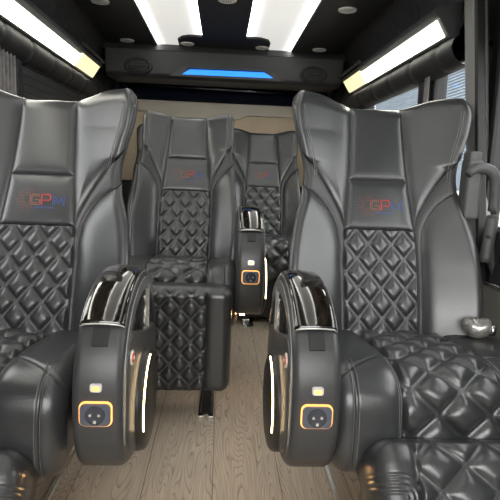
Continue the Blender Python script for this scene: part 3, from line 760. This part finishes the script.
for x in (-.545,.565):
    mb=MB(); zc=.062; yc=fy(zc)-.004
    n=40; prof=[(.085,.004),(.082,-.010),(.070,-.013),(.062,-.004)]
    vs=[];f=[]
    for rr,h in prof: vs+=[(x+rr*math.cos(2*math.pi*k/n)*1.05,yc+h,zc+rr*math.sin(2*math.pi*k/n)*.62) for k in range(n)]
    for i in range(3):
        for k in range(n): f.append((i*n+k,i*n+(k+1)%n,(i+1)*n+(k+1)%n,(i+1)*n+k))
    mb.add(vs,f); v=mb.build('air_vent',M['black'],r,True)
    mb=MB()
    for k in range(-2,3):
        l=.062*math.sqrt(1-(k*.016/.045)**2) if abs(k*.016)<.045 else 0
        mb.prism([(yc-.012,zc+k*.015-.001),(yc-.011,zc+k*.015+.004),(yc+.004,zc+k*.015+.001),(yc+.004,zc+k*.015-.003)],0,x-l,x+l)
    mb.build('louvre',M['console'],v)
tag(r,'dark overhead console across the back ceiling with two round vents and a blue light strip','air console')

# ------------------------------------------------------------------ rear wall
mb=MB(); mb.box(-.95,.95,4.0,4.04,0,1.66); struct(mb.build('wall_rear',M['wallm']))
mb=MB(); mb.box(-.78,.78,3.965,4.0,1.35,1.62); struct(mb.build('window_1',M['glassdark'],bevel=.01))
mb=MB(); mb.tube([(-.7,3.962,1.455),(.7,3.962,1.44)],.006,8); w=mb.build('rear_grab_bar',M['chrome'],None,True); tag(w,'thin metal rail across the dark rear window','rail')
r=empty('rear_trim_panel',(0,3.93,1.0))
mb=MB(); mb.box(-.80,.80,.02,.05,-.25,.335,0,.01); mb.build('lower_panel',M['tan'],r)
up=[(-.80,.345),(.80,.345),(.80,.262),(.20,.262),(.165,.258),(.12,.232),(.08,.228),(-.40,.228),(-.44,.232),(-.475,.256),(-.51,.262),(-.80,.262)]
mb=MB(); mb.prism(up,1,-.012,.022); mb.build('upper_panel',M['beige'],r,bevel=.007)
tag(r,'beige trim panel with a stepped lower edge behind the back row, under the dark rear window','panel')

# ------------------------------------------------------------------ side walls
def wall(sgn,name,openings,y0=-1.2,y1=4.0,z0=.72,z1=1.30):
    mb=MB(); a,b=sorted((sgn*.86,sgn*.90))
    mb.box(a,b,y0,y1,0,z0); mb.box(a,b,y0,y1,z1,1.66)
    ys=[y0]+[q for o in openings for q in o]+[y1]
    for k in range(0,len(ys),2): mb.box(a,b,ys[k],ys[k+1],z0,z1)
    struct(mb.build(name,M['wallm']))
mb=MB(); mb.box(-.90,.90,-1.2,-1.12,0,.72); struct(mb.build('front_light_block',M['wallm']))  # unseen dark barrier added to block low light, standing for dash and driver seats
wall(1,'wall_right',[(.55,1.60),(1.70,2.10),(2.25,3.1)])
wall(-1,'wall_left',[(1.2,2.12),(2.26,3.2)])
def glass_mat():
    m=bpy.data.materials.new('tinted_glass'); m.use_nodes=True; nt=m.node_tree
    b=nt.nodes['Principled BSDF']; out=nt.nodes['Material Output']
    g=nt.nodes.new('ShaderNodeBsdfGlossy'); g.inputs['Roughness'].default_value=.02
    t=nt.nodes.new('ShaderNodeBsdfTransparent'); t.inputs['Color'].default_value=(.84,.855,.86,1)
    lw=nt.nodes.new('ShaderNodeLayerWeight'); lw.inputs['Blend'].default_value=.5; pw=nt.nodes.new('ShaderNodeMath'); pw.operation='POWER'; pw.inputs[1].default_value=5; nt.links.new(lw.outputs['Facing'],pw.inputs[0]); ma=nt.nodes.new('ShaderNodeMath'); ma.operation='MULTIPLY_ADD'; ma.inputs[1].default_value=.9; ma.inputs[2].default_value=.04; nt.links.new(pw.outputs[0],ma.inputs[0])
    mx=nt.nodes.new('ShaderNodeMixShader'); nt.links.new(ma.outputs[0],mx.inputs[0]); nt.links.new(t.outputs[0],mx.inputs[1]); nt.links.new(g.outputs[0],mx.inputs[2])
    nt.links.new(mx.outputs[0],out.inputs[0]); nt.nodes.remove(b); return m
M['glass']=glass_mat()
for i,(s,a,b) in enumerate(((1,.55,1.60),(1,1.70,2.10),(1,2.25,3.1),(-1,1.2,2.12),(-1,2.26,3.2))):
    mb=MB(); x=s*.885; mb.box(x-.002,x+.002,a,b,.72,1.30); w=struct(mb.build('window_%d'%(i+2),M['glass']))
    mb=MB(); x0,x1=sorted((s*.845,s*.862)); t=.018
    mb.box(x0,x1,a-t,b+t,.70,.725); mb.box(x0,x1,a-t,b+t,1.285,1.31); mb.box(x0,x1,a-t,a+.004,.70,1.31); mb.box(x0,x1,b-.004,b+t,.70,1.31)
    mb.build('window_frame',M['rubber'],w,bevel=.004)
# blinds on the left rear window
r=empty('window_blind',(-.835,2.72,1.27))
mb=MB()
for k in range(14): 
    z=-.02-.034*k; mb.box(-.012,.010,-.50,.50,z-.0345,z,0,.004)
mb.build('slats',M['blind'],r)
mb=MB(); mb.box(-.014,.014,-.47,.51,-.018,.012,0,.004); mb.build('head_rail',M['black'],r)
tag(r,'dark pleated window blind lowered over the rear left window','blind')
r=empty('gathered_curtain',(-.825,2.06,.75))
P=np.zeros((20,60,3))
for i in range(20):
    for j in range(60):
        P[i,j]=(.018*math.sin(j*.62),-.14+.20*j/59,.52*i/19)
o=grid_obj('cloth',P,M['curtain'],r); m_=o.modifiers.new('s','SOLIDIFY'); m_.thickness=.002
mb=MB(); mb.box(-.014,.012,.075,.125,-.02,.53,0,.006); mb.build('strap',M['black'],r)
tag(r,'gathered grey curtain tied beside a black strap at the left window','curtain')

# pillars on right
def beam(name,p,q,w,d,m,parent=None,bev=.012,up=(1,0,0)):
    p=Vector(p);q=Vector(q);t=(q-p).normalized(); a=Vector(up); a=(a-t*a.dot(t)).normalized(); b=t.cross(a)
    v=[c+a*sa*d/2+b*sb*w/2 for c in (p,q) for sa,sb in ((-1,-1),(1,-1),(1,1),(-1,1))]
    mb=MB(); mb.add(v,[(0,1,2,3),(7,6,5,4),(0,4,5,1),(1,5,6,2),(2,6,7,3),(3,7,4,0)]); return mb.build(name,m,parent,bevel=bev)
o=struct(beam('trim_5',(.792,1.74,1.62),(.875,1.575,.30),.085,.05,M['pillar'],bev=.02))
beam('seal',(.778,1.685,1.62),(.852,1.520,.30),.016,.03,M['rubber'],o,bev=.005)
struct(beam('trim_6',(.840,2.18,1.30),(.850,2.16,.70),.10,.03,M['wallm']))
# vertical belt webs by the window pillar (far right)
for yy,lab in ((2.09,'pale seat belt webbing hanging at the right window pillar'),):
    r=beam('seat_belt_strap',(.812,yy,1.27),(.812,yy-.02,.0),.045,.003,M['curtain'],bev=.0); tag(r,lab,'seat belt')
# sliding door beyond the pillar
r=empty('door_1',(0,0,0)); struct(r)
mb=MB(); pts=[(.81,1.60,1.62),(.79,1.52,1.50),(.80,1.47,1.38),(.82,1.455,1.2),(.835,1.45,.95),(.84,1.445,.62)]
mb.tube(pts,.014,10); o=mb.build('door_seal',M['rubber'],r,True)
mb=MB(); mb.box(.83,.86,1.05,1.50,.05,.72,0,.01); mb.box(.83,.86,1.05,1.46,1.28,1.62,0,.01); o=mb.build('door_panel',M['wallm'],r)
mb=MB(); mb.tube([(.80,1.46,1.56),(.78,1.40,1.52),(.78,1.34,1.50),(.80,1.28,1.50)],.010,8); mb.build('door_handle',M['chrome'],r,True)
# belt guide column
r=empty('seat_belt_guide',(.803,1.515,.60))
mb=MB(); mb.box(-.070,-.022,-.015,.04,.145,.325,0,.010); mb.build('upright',M['guide'],r)
mb=MB(); mb.box(-.066,-.028,-.010,.04,.318,.350,0,.008); mb.build('top_cap',M['guide'],r)
R_,_,_=path2([(-.074,.280),(-.050,.300),(-.010,.296),(.012,.265),(.016,.19),(.010,.10),(.002,.02)],24)
mb=MB(); mb.tube([(a,-.02-.01*k/23,b) for k,(a,b) in enumerate(R_)],[.013+.005*min(1,k/5) for k in range(24)],14); mb.build('loop',M['guide'],r,True)
mb=MB(); mb.tube([(.009,-.03,.16),(.006,-.032,.10),(.018,-.03,.04),(.042,-.03,-.02),(.060,-.03,-.03)],.014,10); mb.build('lower_arm',M['plastic'],r,True)
tag(r,'dark grey plastic seat belt guide with a looped top beside the right window','seat belt guide')
# pocket at right edge
r=empty('door_pocket',(.845,1.48,.35))
mb=MB(); mb.box(-.02,.01,-.16,.06,0,.20,0,.01); mb.build('pocket',M['binm'],r)
mb=MB(); mb.tube([(-.022,-.16,.20),(-.022,-.05,.206),(-.022,.06,.20)],.006,8); mb.build('rim',M['chrome'],r,True)
tag(r,'grey storage pocket with a bright rim at the right picture edge','pocket')

# ------------------------------------------------------------------ outside
mb=MB(); mb.box(-30,30,-30,30,-.65,-.6); g=mb.build('ground',M['asphalt']); struct(g)
r=empty('warehouse_building',(7,10,-.6))
mb=MB(); mb.box(0,6,-9,14,0,5.5); mb.build('wall',M['facade'],r)
mb=MB()
for k in range(60): mb.box(-.04,0,-9,14,.1*k*.9,.1*k*.9+.03)
mb.build('cladding_rib',M['facade'],r)
tag(r,'blue grey clad building outside the right window','building')
r=empty('boundary_wall',(4.2,8,-.6)); mb=MB(); mb.box(0,.2,-6,10,0,1.15); mb.build('wall',M['coping'],r); mb=MB(); mb.box(-.05,.25,-6,10,1.15,1.22); mb.build('coping',M['coping'],r,bevel=.01)
tag(r,'low cream wall outside, low in the right window','wall')

# ------------------------------------------------------------------ world, camera
w=bpy.data.worlds.new('World'); S.world=w; w.use_nodes=True; nt=w.node_tree; bg=nt.nodes['Background']
sky=nt.nodes.new('ShaderNodeTexSky'); sky.sky_type='NISHITA'; sky.sun_disc=False; sky.sun_elevation=math.radians(48); sky.sun_rotation=math.radians(200)
sky.air_density=1.0; sky.dust_density=3.5; sky.ozone_density=1
nt.links.new(sky.outputs[0],bg.inputs[0]); bg.inputs[1].default_value=1.9
ms=nt.nodes.new('ShaderNodeMix'); ms.data_type='RGBA'; ms.blend_type='MIX'; ms.inputs[0].default_value=.65
sc=nt.nodes.new('ShaderNodeVectorMath'); sc.operation='SCALE'; sc.inputs['Scale'].default_value=.30; hs=nt.nodes.new('ShaderNodeHueSaturation'); hs.inputs['Saturation'].default_value=.06; nt.links.new(sky.outputs[0],hs.inputs['Color']); nt.links.new(hs.outputs[0],sc.inputs[0])
nt.links.new(sc.outputs[0],ms.inputs[6]); ms.inputs[7].default_value=(2.6,2.55,2.45,1); nt.links.new(ms.outputs[2],bg.inputs[0])

cam=bpy.data.cameras.new('Camera'); co=bpy.data.objects.new('Camera',cam); COL.objects.link(co); S.camera=co
F=510; VP=(222,168); RL=math.radians(1.8)
d=Vector(((VP[0]-250)/F,(250-VP[1])/F,-1)).normalized(); u=Vector((math.sin(RL),math.cos(RL),0)); u=(u-d*u.dot(d)).normalized(); rt=d.cross(u)
# columns: world axes expressed in camera space -> rows of camera-to-world
Mx=Matrix((rt,d,u))           # rows: world x,y,z in camera coordinates
co.matrix_world=Matrix.Translation((0,0,.87)) @ Mx.to_4x4()
cam.sensor_width=36; cam.lens=36*F/500; cam.clip_start=.02
S.view_settings.view_transform='Standard'; S.view_settings.look='None'; S.view_settings.gamma=1; S.view_settings.exposure=.75
try: S.view_settings.use_curve_mapping=False
except Exception: pass
